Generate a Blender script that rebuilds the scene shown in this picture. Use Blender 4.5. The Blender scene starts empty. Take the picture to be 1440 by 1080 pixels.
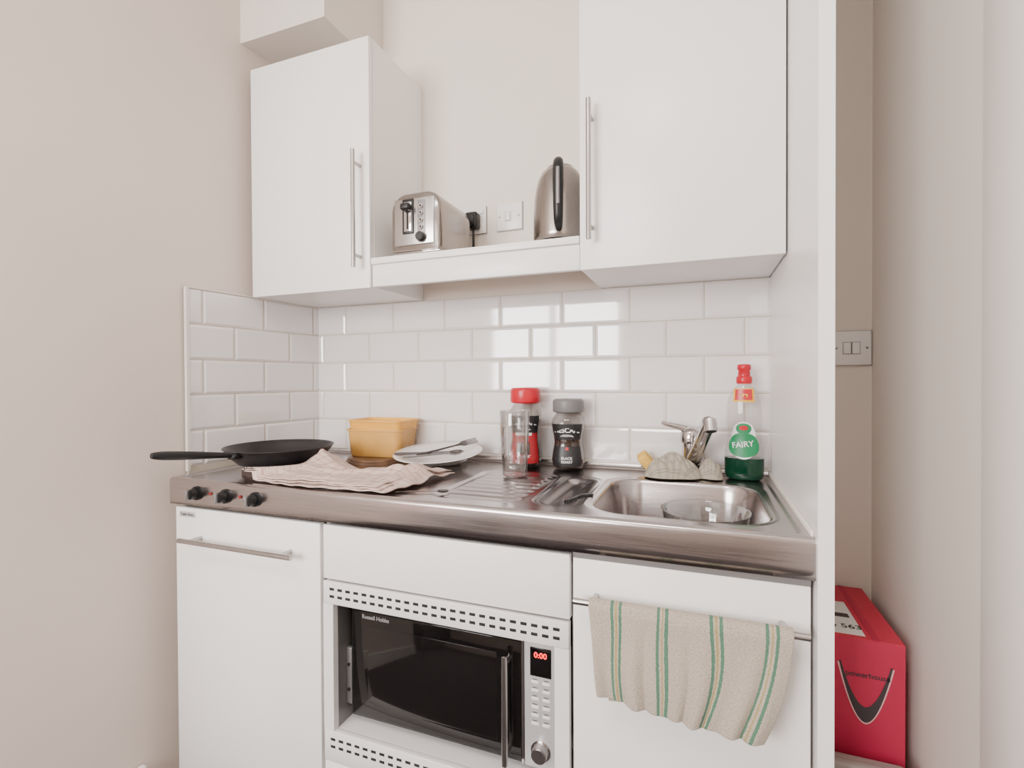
import bpy, bmesh, random
import numpy as np
from math import *
from mathutils import Matrix, Vector
random.seed(7)
SC=bpy.context.scene
COL=bpy.context.collection

# ------------------------------------------------------------------ materials
def mat(name,col,rough=.5,metal=0.,var=.03,nscale=8.,bump=0.,bscale=60.,stretch=None,coat=0.,trans=0.,ior=1.45,emis=None,estr=0.,sheen=0.,rvar=0.,sss=0.):
    m=bpy.data.materials.new(name); m.use_nodes=True
    nt=m.node_tree; b=nt.nodes['Principled BSDF']
    b.inputs['Roughness'].default_value=rough; b.inputs['Metallic'].default_value=metal
    b.inputs['Coat Weight'].default_value=coat; b.inputs['Transmission Weight'].default_value=trans
    b.inputs['IOR'].default_value=ior
    b.inputs['Sheen Weight'].default_value=sheen
    tc=nt.nodes.new('ShaderNodeTexCoord'); mp=nt.nodes.new('ShaderNodeMapping')
    nt.links.new(tc.outputs['Object'],mp.inputs[0])
    if stretch: mp.inputs['Scale'].default_value=stretch
    n=nt.nodes.new('ShaderNodeTexNoise'); n.inputs['Scale'].default_value=nscale; n.inputs['Detail'].default_value=4
    nt.links.new(mp.outputs[0],n.inputs['Vector'])
    r=nt.nodes.new('ShaderNodeValToRGB')
    r.color_ramp.elements[0].position=.3; r.color_ramp.elements[1].position=.7
    r.color_ramp.elements[0].color=[max(0,c*(1-var)) for c in col]+[1]
    r.color_ramp.elements[1].color=[min(1,c*(1+var)) for c in col]+[1]
    nt.links.new(n.outputs['Fac'],r.inputs[0]); nt.links.new(r.outputs[0],b.inputs['Base Color'])
    if rvar:
        mr=nt.nodes.new('ShaderNodeMapRange'); mr.inputs['To Min'].default_value=max(0,rough-rvar); mr.inputs['To Max'].default_value=rough+rvar
        nt.links.new(n.outputs['Fac'],mr.inputs['Value']); nt.links.new(mr.outputs[0],b.inputs['Roughness'])
    if bump:
        n2=nt.nodes.new('ShaderNodeTexNoise'); n2.inputs['Scale'].default_value=bscale; n2.inputs['Detail'].default_value=5
        nt.links.new(mp.outputs[0],n2.inputs['Vector'])
        bp=nt.nodes.new('ShaderNodeBump'); bp.inputs['Strength'].default_value=bump; bp.inputs['Distance'].default_value=.002
        nt.links.new(n2.outputs['Fac'],bp.inputs['Height']); nt.links.new(bp.outputs[0],b.inputs['Normal'])
    if emis:
        b.inputs['Emission Color'].default_value=(*emis,1); b.inputs['Emission Strength'].default_value=estr
    return m
def thin(name,tint,gloss=.12,rough=.03,opac=0.,col=(1,1,1)):
    """clear thin-walled plastic / glass"""
    m=bpy.data.materials.new(name); m.use_nodes=True; nt=m.node_tree; nt.nodes.clear()
    o=nt.nodes.new('ShaderNodeOutputMaterial'); t=nt.nodes.new('ShaderNodeBsdfTransparent'); g=nt.nodes.new('ShaderNodeBsdfGlossy')
    d=nt.nodes.new('ShaderNodeBsdfDiffuse'); d.inputs[0].default_value=(*col,1)
    t.inputs[0].default_value=(*tint,1); g.inputs['Roughness'].default_value=rough
    lw=nt.nodes.new('ShaderNodeLayerWeight'); lw.inputs['Blend'].default_value=.35
    mr=nt.nodes.new('ShaderNodeMapRange'); mr.inputs['To Min'].default_value=gloss*.4; mr.inputs['To Max'].default_value=min(1,gloss*5)
    nt.links.new(lw.outputs['Facing'],mr.inputs['Value'])
    m0=nt.nodes.new('ShaderNodeMixShader'); m0.inputs[0].default_value=opac
    nt.links.new(t.outputs[0],m0.inputs[1]); nt.links.new(d.outputs[0],m0.inputs[2])
    m1=nt.nodes.new('ShaderNodeMixShader'); nt.links.new(mr.outputs[0],m1.inputs[0]); nt.links.new(m0.outputs[0],m1.inputs[1]); nt.links.new(g.outputs[0],m1.inputs[2])
    nt.links.new(m1.outputs[0],o.inputs[0]); return m
def uvramp(name,stops,base_rough=.9,axis=0,weave=900.,warp=.004,uscale=1.,dark=.12,check=None,bumpd=.0015):
    m=bpy.data.materials.new(name); m.use_nodes=True; nt=m.node_tree; b=nt.nodes['Principled BSDF']
    b.inputs['Roughness'].default_value=base_rough; b.inputs['Sheen Weight'].default_value=.1
    uv=nt.nodes.new('ShaderNodeTexCoord'); sp=nt.nodes.new('ShaderNodeSeparateXYZ'); nt.links.new(uv.outputs['UV'],sp.inputs[0])
    nz=nt.nodes.new('ShaderNodeTexNoise'); nz.inputs['Scale'].default_value=60; nt.links.new(uv.outputs['UV'],nz.inputs['Vector'])
    ad=nt.nodes.new('ShaderNodeMath'); ad.operation='MULTIPLY_ADD'; ad.inputs[1].default_value=warp*2; nt.links.new(nz.outputs['Fac'],ad.inputs[0]); nt.links.new(sp.outputs[axis],ad.inputs[2])
    def ramp(src):
        r=nt.nodes.new('ShaderNodeValToRGB'); r.color_ramp.interpolation='CONSTANT'
        el=r.color_ramp.elements
        el[0].position=0; el[0].color=(*stops[0][1],1); el[1].position=stops[1][0]; el[1].color=(*stops[1][1],1)
        for p,c in stops[2:]:
            e=el.new(p); e.color=(*c,1)
        nt.links.new(src,r.inputs[0]); return r.outputs[0]
    colr=ramp(ad.outputs[0])
    if check:
        s2=nt.nodes.new('ShaderNodeMath'); s2.operation='MULTIPLY_ADD'; s2.inputs[1].default_value=warp*2; nt.links.new(nz.outputs['Fac'],s2.inputs[0]); nt.links.new(sp.outputs[1-axis],s2.inputs[2])
        c2=ramp(s2.outputs[0]); mx=nt.nodes.new('ShaderNodeMixRGB'); mx.blend_type='MIX'; mx.inputs[0].default_value=.5
        nt.links.new(colr,mx.inputs[1]); nt.links.new(c2,mx.inputs[2]); colr=mx.outputs[0]
    mpp=nt.nodes.new('ShaderNodeMapping'); mpp.inputs['Scale'].default_value=(.45,1,1); nt.links.new(uv.outputs['UV'],mpp.inputs[0])
    n2=nt.nodes.new('ShaderNodeTexNoise'); n2.inputs['Scale'].default_value=weave*.35; n2.inputs['Detail'].default_value=3
    nt.links.new(mpp.outputs[0],n2.inputs['Vector'])
    mr=nt.nodes.new('ShaderNodeMapRange'); mr.inputs['From Min'].default_value=.3; mr.inputs['From Max'].default_value=.7; mr.inputs['To Min'].default_value=1-dark*2; mr.inputs['To Max'].default_value=1.
    nt.links.new(n2.outputs['Fac'],mr.inputs['Value'])
    mx=nt.nodes.new('ShaderNodeMixRGB'); mx.blend_type='MULTIPLY'; mx.inputs[0].default_value=1; nt.links.new(colr,mx.inputs[1]); nt.links.new(mr.outputs[0],mx.inputs[2])
    nt.links.new(mx.outputs[0],b.inputs['Base Color'])
    bp=nt.nodes.new('ShaderNodeBump'); bp.inputs['Strength'].default_value=.8; bp.inputs['Distance'].default_value=bumpd
    nt.links.new(n2.outputs['Fac'],bp.inputs['Height']); nt.links.new(bp.outputs[0],b.inputs['Normal'])
    return m

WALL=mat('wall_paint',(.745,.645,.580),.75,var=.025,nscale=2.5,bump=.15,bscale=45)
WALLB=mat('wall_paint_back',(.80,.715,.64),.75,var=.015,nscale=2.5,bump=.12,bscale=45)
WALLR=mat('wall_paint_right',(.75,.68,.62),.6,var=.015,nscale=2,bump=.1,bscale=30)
CEIL=mat('ceiling_paint',(.85,.83,.80),.8)
FLOOR=mat('floor_carpet',(.050,.040,.040),.9,var=.25,nscale=60,bump=.4,bscale=300)
GLOSSW=mat('trim_gloss_paint',(.83,.79,.75),.3,var=.01)
MEL=mat('cabinet_white_melamine',(.90,.87,.85),.30,var=.008,nscale=3)
MELE=mat('cabinet_edge_grey',(.45,.44,.43),.5)
TILE=mat('ceramic_tile_white',(.82,.785,.785),.07,var=.01,nscale=5,bump=.08,bscale=9,coat=.6,ior=1.6)
GROUT=mat('grout_cream',(.60,.53,.44),.85,var=.08,nscale=25)
STEEL=mat('brushed_steel',(.45,.415,.41),.22,1.,var=.08,nscale=30,stretch=(.35,9,9),bump=.03,bscale=40,rvar=.06)
STEEL2=mat('satin_steel',(.45,.43,.42),.25,1.,var=.04,nscale=50,stretch=(1,1,.2))
STEELA=mat('appliance_steel',(.33,.30,.28),.22,1.,var=.06,nscale=40,stretch=(6,6,.6),rvar=.05)
CHROME=mat('chrome',(.55,.53,.52),.09,1.,var=.02)
CUTL=mat('cutlery_steel',(.22,.21,.21),.12,1.,var=.04)
BLK=mat('black_plastic',(.008,.008,.009),.38,var=.1)
BLKG=mat('black_glass',(.005,.004,.004),.05,var=.05,coat=.25)
NONST=mat('nonstick_dark',(.018,.016,.017),.40,var=.15,nscale=40,bump=.05,bscale=300)
IRON=mat('hotplate_iron',(.05,.030,.024),.6,var=.2,nscale=60)
IRON2=mat('hotplate_brown',(.20,.115,.07),.5,.4,var=.3,nscale=30)  # browner, lighter tone for the small hotplate
DARK=mat('dark_recess',(.015,.015,.015),.8)
GREYM=mat('grey_metal_side',(.26,.25,.25),.4,.6)
WPL=mat('white_plastic',(.84,.81,.79),.28,var=.01)
MWW=mat('microwave_white',(.80,.77,.77),.28,var=.01)
PANEL=mat('microwave_panel_silver',(.55,.54,.55),.3,.3,var=.02)
REDLED=mat('led_red',(.6,.01,.01),.4,emis=(1,.02,.02),estr=5.)
REDDIM=mat('indicator_red',(.25,.02,.02),.3)
YEL=mat('tub_yellow',(.93,.47,.08),.28,var=.08,nscale=20,trans=.1)
YELL=mat('tub_amber_clear',(.92,.52,.14),.22,var=.06,nscale=20,trans=.35)
CER=mat('plate_ceramic',(.76,.73,.71),.12,var=.01,coat=.3)
REDP=mat('red_plastic',(.55,.01,.025),.30,var=.04)
GRYP=mat('grey_lid',(.16,.155,.155),.4,var=.05)
COFR=mat('coffee_dark',(.03,.014,.009),.25,var=.4,nscale=90,coat=.6)
LABR=mat('label_red',(.42,.018,.028),.4,var=.1,nscale=30)
LABK=mat('label_black',(.016,.015,.017),.4,var=.1)
LABW=mat('label_white',(.85,.84,.82),.4,var=.01)
LABG=mat('label_green',(.01,.22,.08),.4,var=.03)
BOXR=mat('box_red_card',(.47,.018,.065),.5,var=.05,nscale=5)
BOXT=mat('box_top_card',(.58,.03,.07),.5,var=.05,nscale=5)
GREEN=mat('dish_liquid_green',(.002,.030,.014),.12,var=.1)
SPONGE=mat('sponge_yellow',(.78,.48,.10),.95,var=.15,nscale=120,bump=.8,bscale=300)
GLASS=thin('clear_glass',(.90,.90,.90),.20)
BOTTLE=thin('clear_bottle',(.93,.92,.91),.09,.08,.07,(.85,.78,.75))
JARG=thin('jar_glass',(.80,.78,.76),.08)
SILIC=mat('sealant_white',(.78,.73,.66),.4,var=.03)
INK=mat('dull_ink',(.05,.04,.045),.5)

# ------------------------------------------------------------------ mesh helpers
def link(me,name,m,smooth=False):
    o=bpy.data.objects.new(name,me); COL.objects.link(o)
    if m is not None: me.materials.append(m)
    if smooth:
        for p in me.polygons: p.use_smooth=True
    return o
def box(name,a,b,m,bevel=0.,seg=2,rot=None,smooth=False):
    bm=bmesh.new(); bmesh.ops.create_cube(bm,size=1)
    s=[abs(y-x) for x,y in zip(a,b)]; c=[(x+y)/2 for x,y in zip(a,b)]
    bmesh.ops.scale(bm,vec=s,verts=bm.verts)
    if bevel: bmesh.ops.bevel(bm,geom=list(bm.edges),offset=min(bevel,min(s)*.49),segments=seg,profile=.5,affect='EDGES')
    if rot is not None: bmesh.ops.transform(bm,matrix=rot,verts=bm.verts)
    bmesh.ops.translate(bm,vec=c,verts=bm.verts)
    me=bpy.data.meshes.new(name); bm.to_mesh(me); bm.free()
    o=link(me,name,m,smooth or bevel>0)
    if bevel>0:
        try: me.set_sharp_from_angle(angle=radians(50))
        except Exception: pass
    return o
def cyl(name,p0,p1,r,m,r2=None,seg=32,bevel=0.):
    p0=Vector(p0); p1=Vector(p1); d=p1-p0
    bm=bmesh.new(); bmesh.ops.create_cone(bm,cap_ends=True,segments=seg,radius1=r,radius2=r if r2 is None else r2,depth=d.length)
    if bevel:
        bmesh.ops.bevel(bm,geom=[e for e in bm.edges if any(len(f.verts)>4 for f in e.link_faces)],offset=bevel,segments=2,affect='EDGES')
    q=d.to_track_quat('Z','Y').to_matrix().to_4x4()
    bmesh.ops.transform(bm,matrix=Matrix.Translation((p0+p1)/2)@q,verts=bm.verts)
    me=bpy.data.meshes.new(name); bm.to_mesh(me); bm.free()
    o=link(me,name,m,True)
    try: me.set_sharp_from_angle(angle=radians(40))
    except Exception: pass
    return o
def lathe(name,prof,c,m,seg=64,sx=1.,sy=1.,rot=0.,power=2.,sharp=60):
    V=[];F=[]
    n=len(prof)
    for r,z in prof:
        for k in range(seg):
            a=2*pi*k/seg; ca,sa=cos(a),sin(a)
            q=(abs(ca)**power+abs(sa)**power)**(-1/power)
            x=r*q*ca*sx; y=r*q*sa*sy
            V.append((c[0]+x*cos(rot)-y*sin(rot),c[1]+x*sin(rot)+y*cos(rot),c[2]+z))
    for i in range(n-1):
        for k in range(seg):
            k2=(k+1)%seg; F.append((i*seg+k,i*seg+k2,(i+1)*seg+k2,(i+1)*seg+k))
    F.append(tuple(reversed(range(seg)))) if prof[0][0]>1e-5 else None
    if prof[-1][0]>1e-5: F.append(tuple(range((n-1)*seg,n*seg)))
    me=bpy.data.meshes.new(name); me.from_pydata(V,[],F)
    bm=bmesh.new(); bm.from_mesh(me); bmesh.ops.remove_doubles(bm,verts=bm.verts,dist=1e-6); bmesh.ops.recalc_face_normals(bm,faces=bm.faces); bm.to_mesh(me); bm.free()
    o=link(me,name,m,True)
    try: me.set_sharp_from_angle(angle=radians(sharp))
    except Exception: pass
    return o
def tube(name,pts,r,m,rs=None,res=6,cyclic=False):
    cu=bpy.data.curves.new(name,'CURVE'); cu.dimensions='3D'; cu.bevel_depth=r; cu.bevel_resolution=res; cu.use_fill_caps=True; cu.resolution_u=8
    s=cu.splines.new('NURBS'); s.points.add(len(pts)-1); s.order_u=min(4,len(pts)); s.use_endpoint_u=True; s.use_cyclic_u=cyclic
    for i,p in enumerate(pts):
        s.points[i].co=(*p,1); s.points[i].radius=1 if rs is None else rs[i]
    cu.materials.append(m); o=bpy.data.objects.new(name+'_c',cu); COL.objects.link(o)
    dg=bpy.context.evaluated_depsgraph_get(); me=bpy.data.meshes.new_from_object(o.evaluated_get(dg)); bpy.data.objects.remove(o)
    me.name=name; o2=bpy.data.objects.new(name,me); COL.objects.link(o2)
    for p in me.polygons: p.use_smooth=True
    return o2
def flat(name,pts,z0,z1,M,m,bevel=0.):
    bm=bmesh.new(); vs=[bm.verts.new((x,y,z0)) for x,y in pts]; f=bm.faces.new(vs)
    r=bmesh.ops.extrude_face_region(bm,geom=[f])
    for v in [g for g in r['geom'] if isinstance(g,bmesh.types.BMVert)]: v.co.z=z1
    bmesh.ops.recalc_face_normals(bm,faces=bm.faces); bmesh.ops.triangulate(bm,faces=[f for f in bm.faces if len(f.verts)>4])
    bmesh.ops.transform(bm,matrix=M,verts=bm.verts)
    me=bpy.data.meshes.new(name); bm.to_mesh(me); bm.free(); return link(me,name,m)
def gridmesh(name,P,m,thick=0.,subd=0,flipuv=False):
    nu,nv=len(P),len(P[0]); V=[tuple(map(float,P[i][j])) for i in range(nu) for j in range(nv)]
    F=[(i*nv+j,(i+1)*nv+j,(i+1)*nv+j+1,i*nv+j+1) for i in range(nu-1) for j in range(nv-1)]
    me=bpy.data.meshes.new(name); me.from_pydata(V,[],F)
    uv=me.uv_layers.new(name='UVMap')
    for l in me.loops:
        i,j=divmod(l.vertex_index,nv); uv.data[l.index].uv=(i/(nu-1),j/(nv-1))
    o=link(me,name,m,True)
    if thick:
        s=o.modifiers.new('s','SOLIDIFY'); s.thickness=thick; s.offset=0
    if subd:
        s=o.modifiers.new('d','SUBSURF'); s.levels=subd; s.render_levels=subd
    return o
def text(name,s,size,M,m,depth=.0002,bend=None,align='CENTER'):
    cu=bpy.data.curves.new(name,'FONT'); cu.body=s; cu.size=size; cu.align_x=align; cu.align_y='CENTER'; cu.extrude=depth; cu.offset=size*.012
    o=bpy.data.objects.new(name+'_t',cu); COL.objects.link(o)
    dg=bpy.context.evaluated_depsgraph_get(); me=bpy.data.meshes.new_from_object(o.evaluated_get(dg)); bpy.data.objects.remove(o); me.name=name
    if bend:
        for v in me.vertices:
            a=v.co.x/bend; z=v.co.z; v.co=Vector(((bend+z)*sin(a),v.co.y,(bend+z)*cos(a)-bend))
    me.transform(M); me.materials.clear(); return link(me,name,m)
def FR(x,y,z,yaw=0.):
    return Matrix.Translation((x,y,z))@Matrix.Rotation(yaw,4,'Z')@Matrix.Rotation(radians(90),4,'X')
def group(name,parts,loc=None):
    bpy.context.view_layer.update()
    pts=[o.matrix_world@Vector(c) for o in parts for c in o.bound_box]
    if loc is None: loc=Vector(((min(p.x for p in pts)+max(p.x for p in pts))/2,(min(p.y for p in pts)+max(p.y for p in pts))/2,min(p.z for p in pts)))
    e=bpy.data.objects.new(name,None); e.empty_display_size=.05; COL.objects.link(e); e.location=loc
    for o in parts:
        o.parent=e; o.matrix_parent_inverse=Matrix.Translation(-Vector(loc))
    return e
def join(name,parts):
    bpy.ops.object.select_all(action='DESELECT')
    for o in parts: o.select_set(True)
    bpy.context.view_layer.objects.active=parts[0]; bpy.ops.object.join(); o=bpy.context.object; o.name=name; return o

# ------------------------------------------------------------------ dimensions
W=1.5; D=.56; ZC=.9; T=.069; H=1.424; U=.291; C1=.448; C2=1.053; ZT=2.135; ZS=1.505; XW=1.727
SL=.1
def lw(y): return SL*y
CEILZ=2.62; YB=-3.3; XL=-1.25; YL=-1.9

# ------------------------------------------------------------------ room shell
def prism(name,poly,z0,z1,m):
    return flat(name,poly,z0,z1,Matrix.Identity(4),m)
prism('wall_left',[(0,.12),(lw(YL),YL),(lw(YL)-.12,YL),(-.12,.12)],0,CEILZ,WALL)
box('wall_left_return',(XL,YL,0),(lw(YL)-.12,YL+.1,CEILZ),WALL)
box('wall_left_rear',(XL-.1,YB,0),(XL,YL+.1,CEILZ),WALL)
box('wall_back',(0,0,0),(XW+.12,.12,CEILZ),WALLB)
box('wall_right',(XW,-2.2,0),(XW+.12,0,CEILZ),WALLR)
box('floor',(XL-.1,YB-.1,-.05),(XW+.5,.12,0),FLOOR)
box('ceiling',(XL-.1,YB-.1,CEILZ),(XW+.5,.12,CEILZ+.05),CEIL)
wx0,wx1,wz0,wz1=-.75,.65,.98,2.2
rw=[box('r1',(XL-.1,YB-.1,0),(wx0,YB,CEILZ),WALL),box('r2',(wx1,YB-.1,0),(XW+.5,YB,CEILZ),WALL),
    box('r3',(wx0,YB-.1,0),(wx1,YB,wz0),WALL),box('r4',(wx0,YB-.1,wz1),(wx1,YB,CEILZ),WALL)]
join('wall_rear',rw)
box('wall_return',(XW+.12,-2.32,0),(XW+.5,-2.2,CEILZ),WALLR)
box('wall_right_rear',(XW+.4,YB,0),(XW+.5,-2.32,CEILZ),WALLR)
win=[box('sill',(wx0-.05,YB-.02,wz0-.03),(wx1+.05,YB+.06,wz0),GLOSSW,.004)]
for n,a,b in (('jamb_l',(wx0,YB-.08,wz0),(wx0+.05,YB-.02,wz1)),('jamb_r',(wx1-.05,YB-.08,wz0),(wx1,YB-.02,wz1)),('head',(wx0,YB-.08,wz1-.05),(wx1,YB-.02,wz1)),('foot',(wx0,YB-.08,wz0),(wx1,YB-.02,wz0+.05)),('mullion',((wx0+wx1)/2-.03,YB-.08,wz0),((wx0+wx1)/2+.03,YB-.02,wz1))):
    win.append(box(n,a,b,GLOSSW,.004))
group('window_1',win)
box('ceiling_soffit',(lw(-.3)-.01,-.291,2.228),(.293,0,CEILZ),WALLR)
box('wall_partition',(W,-.572,0),(1.523,0,CEILZ),MEL)
prism('baseboard_left',[(lw(-.6),-.6),(lw(YL),YL),(lw(YL)+.015,YL),(lw(-.6)+.015,-.6)],0,.14,GLOSSW)
box('baseboard_right',(XW-.014,-.50,0),(XW,0,.12),GLOSSW,.003)
dr=[box('architrave_a',(XW-.005,-.66,0),(XW,-.526,2.07),GLOSSW,.002),box('architrave_b',(XW-.005,-1.50,0),(XW,-1.368,2.07),GLOSSW,.002),
    box('architrave_top',(XW-.005,-1.50,2.07),(XW,-.526,2.16),GLOSSW,.002),
    box('leaf',(XW-.004,-1.368,0.005),(XW,-.664,2.07),GLOSSW,.001)]
for n,z0,z1 in (('panel_up',1.1,1.93),('panel_low',.2,.95)):
    dr.append(box(n,(XW-.009,-1.26,z0),(XW-.004,-.76,z1),GLOSSW,.003))
group('door_1',dr)
# bed invented behind the camera, unseen, to give steel and glass a bright reflection
DUV=mat('duvet_white',(.82,.80,.78),.9,var=.03,bump=.3,bscale=12); THROW=mat('throw_red',(.40,.03,.04),.9,var=.1)
added_bed=[box('divan',(-1.20,-3.24,.02),(-.20,-2.15,.30),mat('divan_grey',(.12,.11,.11),.9),.02),box('mattress',(-1.20,-3.24,.30),(-.20,-2.15,.48),DUV,.05,4),box('duvet',(-1.22,-3.24,.44),(-.17,-2.12,.56),DUV,.05,4),
     box('throw',(-.62,-2.70,.561),(-.18,-2.13,.575),THROW,.006),box('pillow',(-1.15,-3.20,.565),(-.70,-2.85,.68),DUV,.05,4)]
for x in (-1.12,-.28):
    for y in (-3.16,-2.23): added_bed.append(cyl('foot',(x,y,0),(x,y,.03),.02,BLK))
group('added_bed',added_bed)

# ------------------------------------------------------------------ tiles
def tiles(name,O,ux,nrm,length,offs,rows,pitch=.2016,rh=.1024,z0=.912,gap=.0035):
    V=[];F=[]
    def P(s,z,d): return (O[0]+ux[0]*s+nrm[0]*d,O[1]+ux[1]*s+nrm[1]*d,z)
    for r in range(rows):
        zt=z0+rh*(rows-r)-gap/2; zb=z0+rh*(rows-r-1)+gap/2
        s=offs[r%2]-pitch
        while s<length:
            a=max(s+gap/2,0.0); b=min(s+pitch-gap/2,length); s+=pitch
            if b-a<.008: continue
            i=min(.0065,(b-a)*.3); k=len(V)
            V+= [P(a,zb,.001),P(b,zb,.001),P(b,zt,.001),P(a,zt,.001),P(a,zb,.0050),P(b,zb,.0050),P(b,zt,.0050),P(a,zt,.0050),
                 P(a+i,zb+i,.0078),P(b-i,zb+i,.0078),P(b-i,zt-i,.0078),P(a+i,zt-i,.0078)]
            for q in range(4):
                q2=(q+1)%4
                F+= [(k+q,k+q2,k+4+q2,k+4+q),(k+4+q,k+4+q2,k+8+q2,k+8+q)]
            F.append((k+8,k+9,k+10,k+11))
    me=bpy.data.meshes.new(name); me.from_pydata(V,[],F)
    bm=bmesh.new(); bm.from_mesh(me); bmesh.ops.recalc_face_normals(bm,faces=bm.faces); bm.to_mesh(me); bm.free()
    return link(me,name,TILE)
tb=tiles('tiles',(0,0),(1,0),(0,-1),W,(.1275,.027),5)
gb=box('grout',(0,-.0045,.912),(W,0,H),GROUT)
group('tile_backsplash',[tb,gb])
L=sqrt(1+SL*SL); tx=(-SL/L,-1/L); nn=(1/L,-SL/L)
tl=tiles('tiles',(0,0),tx,nn,.475,(.0302,.1335),5)
gl=prism('grout',[(0,0),(tx[0]*.478,tx[1]*.478),(tx[0]*.478+nn[0]*.0045,tx[1]*.478+nn[1]*.0045),(nn[0]*.0045,nn[1]*.0045)],.88,H,GROUT)
def lpan(name,s0,s1,z0,z1,d0,d1,m):
    return prism(name,[(tx[0]*s0+nn[0]*d0,tx[1]*s0+nn[1]*d0),(tx[0]*s1+nn[0]*d0,tx[1]*s1+nn[1]*d0),(tx[0]*s1+nn[0]*d1,tx[1]*s1+nn[1]*d1),(tx[0]*s0+nn[0]*d1,tx[1]*s0+nn[1]*d1)],z0,z1,m)
te=lpan('edge_trim',.475,.483,.90,H+.004,0,.010,SILIC); te2=lpan('top_trim',0,.483,H,H+.004,0,.009,SILIC)
group('tile_backsplash',[tl,gl,te,te2])

# ------------------------------------------------------------------ steel worktop
def sst(e0,e1,x):
    t=np.clip((x-e0)/(e1-e0),0,1); return t*t*(3-2*t)
def rr(x,y,x0,x1,y0,y1,r):
    cx,cy=(x0+x1)/2,(y0+y1)/2; hx,hy=(x1-x0)/2-r,(y1-y0)/2-r
    qx=np.abs(x-cx)-hx; qy=np.abs(y-cy)-hy
    return np.hypot(np.maximum(qx,0),np.maximum(qy,0))+np.minimum(np.maximum(qx,qy),0)-r
def topz(x,yy):
    z=np.full_like(x,ZC)
    d=rr(x,yy,1.112,1.452,-.495,-.14,.075)
    z-= .150*sst(.002,-.040,d) + .0025*sst(.02,.004,d)
    z-= .010*sst(-.05,-.17,d)
    d2=rr(x,yy,.992,1.085,-.485,-.175,.042); z-=.012*sst(.001,-.036,d2)+.0018*sst(.012,.003,d2)
    d3=rr(x,yy,.755,.975,-.50,-.165,.035); ins=sst(.004,-.010,d3)
    z-= ins*.003; z+= ins*.0042*(.5+.5*np.cos((yy+.3325)*2*pi/.038))*sst(-.012,-.03,d3)
    db=rr(x,yy,.012,W-.012,-.545,-.017,.02); z-=.0035*sst(-.001,-.012,db)
    return z
def worktop():
    xs=np.linspace(0,W,640)
    prof=[(-.548,-T),(-.56,-T),(-.56,-.05),(-.56,-.03),(-.56,-.010)]
    for k in range(1,6):
        a=pi/2*k/5; prof.append((-.56+.009*(1-cos(a)),-.010+.010*sin(a)))
    ys=list(np.linspace(-.546,-.016,230)); prof+=[(y,0) for y in ys]
    prof+=[(-.013,.003),(-.011,.009),(-.009,.012),(-.0005,.012)]
    P=np.zeros((len(xs),len(prof),3))
    for j,(y,dz) in enumerate(prof):
        x=xs; z=np.full_like(x,ZC+dz)
        if -.5465<y<-.015: z=topz(x,np.full_like(x,y))
        P[:,j,0]=x; P[:,j,1]=y; P[:,j,2]=z
    return gridmesh('worktop_sheet',P,STEEL)
def tz(x,y): return float(topz(np.array([x]),np.array([y]))[0])
wt=[worktop(),
    box('end_cap_l',(0,-.559,ZC-T),(.001,-.001,ZC-.004),STEEL),box('end_cap_r',(W-.001,-.559,ZC-T),(W,-.001,ZC-.004),STEEL),
    cyl('drain',(1.285,-.31,.7375),(1.285,-.31,.742),.035,CHROME),cyl('drain_hole',(1.285,-.31,.742),(1.285,-.31,.7425),.02,DARK)]
for i,(kx) in enumerate((.103,.205,.304)):
    z=.866
    wt+= [cyl('knob_skirt_%d'%i,(kx,-.5595,z),(kx,-.566,z),.0185,BLK,.0175),cyl('knob_%d'%i,(kx,-.566,z),(kx,-.586,z),.0145,BLK,.0125,bevel=.002),
          box('knob_grip_%d'%i,(kx-.003,-.592,z-.0125),(kx+.003,-.57,z+.0125),GREYM,.001)]
wt+= [cyl('indicator_1',(.152,-.5595,.868),(.152,-.563,.868),.004,REDDIM),cyl('indicator_2',(.254,-.5595,.868),(.254,-.563,.868),.004,REDDIM)]
wt.append(lathe('hotplate_large',[(.098,-.004),(.098,.004),(.092,.008),(.092,.018),(.088,.021),(.03,.021),(.028,.018),(0,.018)],(.19,-.372,ZC),IRON))
wt.append(lathe('hotplate_small',[(.098,-.004),(.098,.002),(.092,.004),(.092,.008),(.089,.010),(.03,.010),(.028,.008),(0,.008)],(.345,-.122,ZC),IRON2))
wt.append(box('sealant_right',(W-.006,-.55,ZC-.002),(W,-.0,ZC+.010),SILIC,.003))
wt.append(box('sealant_back',(0,-.012,ZC+.010),(W,-.004,ZC+.016),SILIC,.002))
group('steel_sink_worktop',wt)

# ------------------------------------------------------------------ base units
YD=-.553
def handle_h(pref,x0,x1,z,y=-.59,r=.0062,inset=.035):
    return [cyl(pref+'_bar',(x0,y,z),(x1,y,z),r,STEEL2,bevel=.001),cyl(pref+'_post_a',(x0+inset,YD,z),(x0+inset,y,z),.005,STEEL2),cyl(pref+'_post_b',(x1-inset,YD,z),(x1-inset,y,z),.005,STEEL2)]
ct=ZC-T-.002
car=[box('side_m1',(.496,-.53,.1),(.504,-.02,ct),MEL),box('side_m2',(1.092,-.53,.1),(1.104,-.02,ct),MEL),
     box('side_r',(1.484,-.53,.1),(1.499,-.02,ct),MEL),box('base',(.496,-.53,.1),(1.499,-.02,.118),MEL),box('back',(.496,-.02,.1),(1.499,-.008,ct),MEL),
     box('plinth',(.496,-.50,0),(1.499,-.485,.1),MEL),box('rail_dark',(.505,-.525,.80),(1.483,-.515,ct),DARK)]
car+= [box('filler_panel',(.504,-.553,.697),(1.092,-.535,.822),MEL,.0015),box('lower_panel',(.504,-.553,.105),(1.092,-.535,.270),MEL,.0015),
       box('sink_door',(1.099,-.553,.105),(1.494,-.535,.818),MEL,.0015)]
car+= handle_h('door_handle',1.108,1.487,.752)
car.append(box('seal_strip',(1.10,-.5535,.8185),(1.494,-.548,.829),GREYM))
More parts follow.
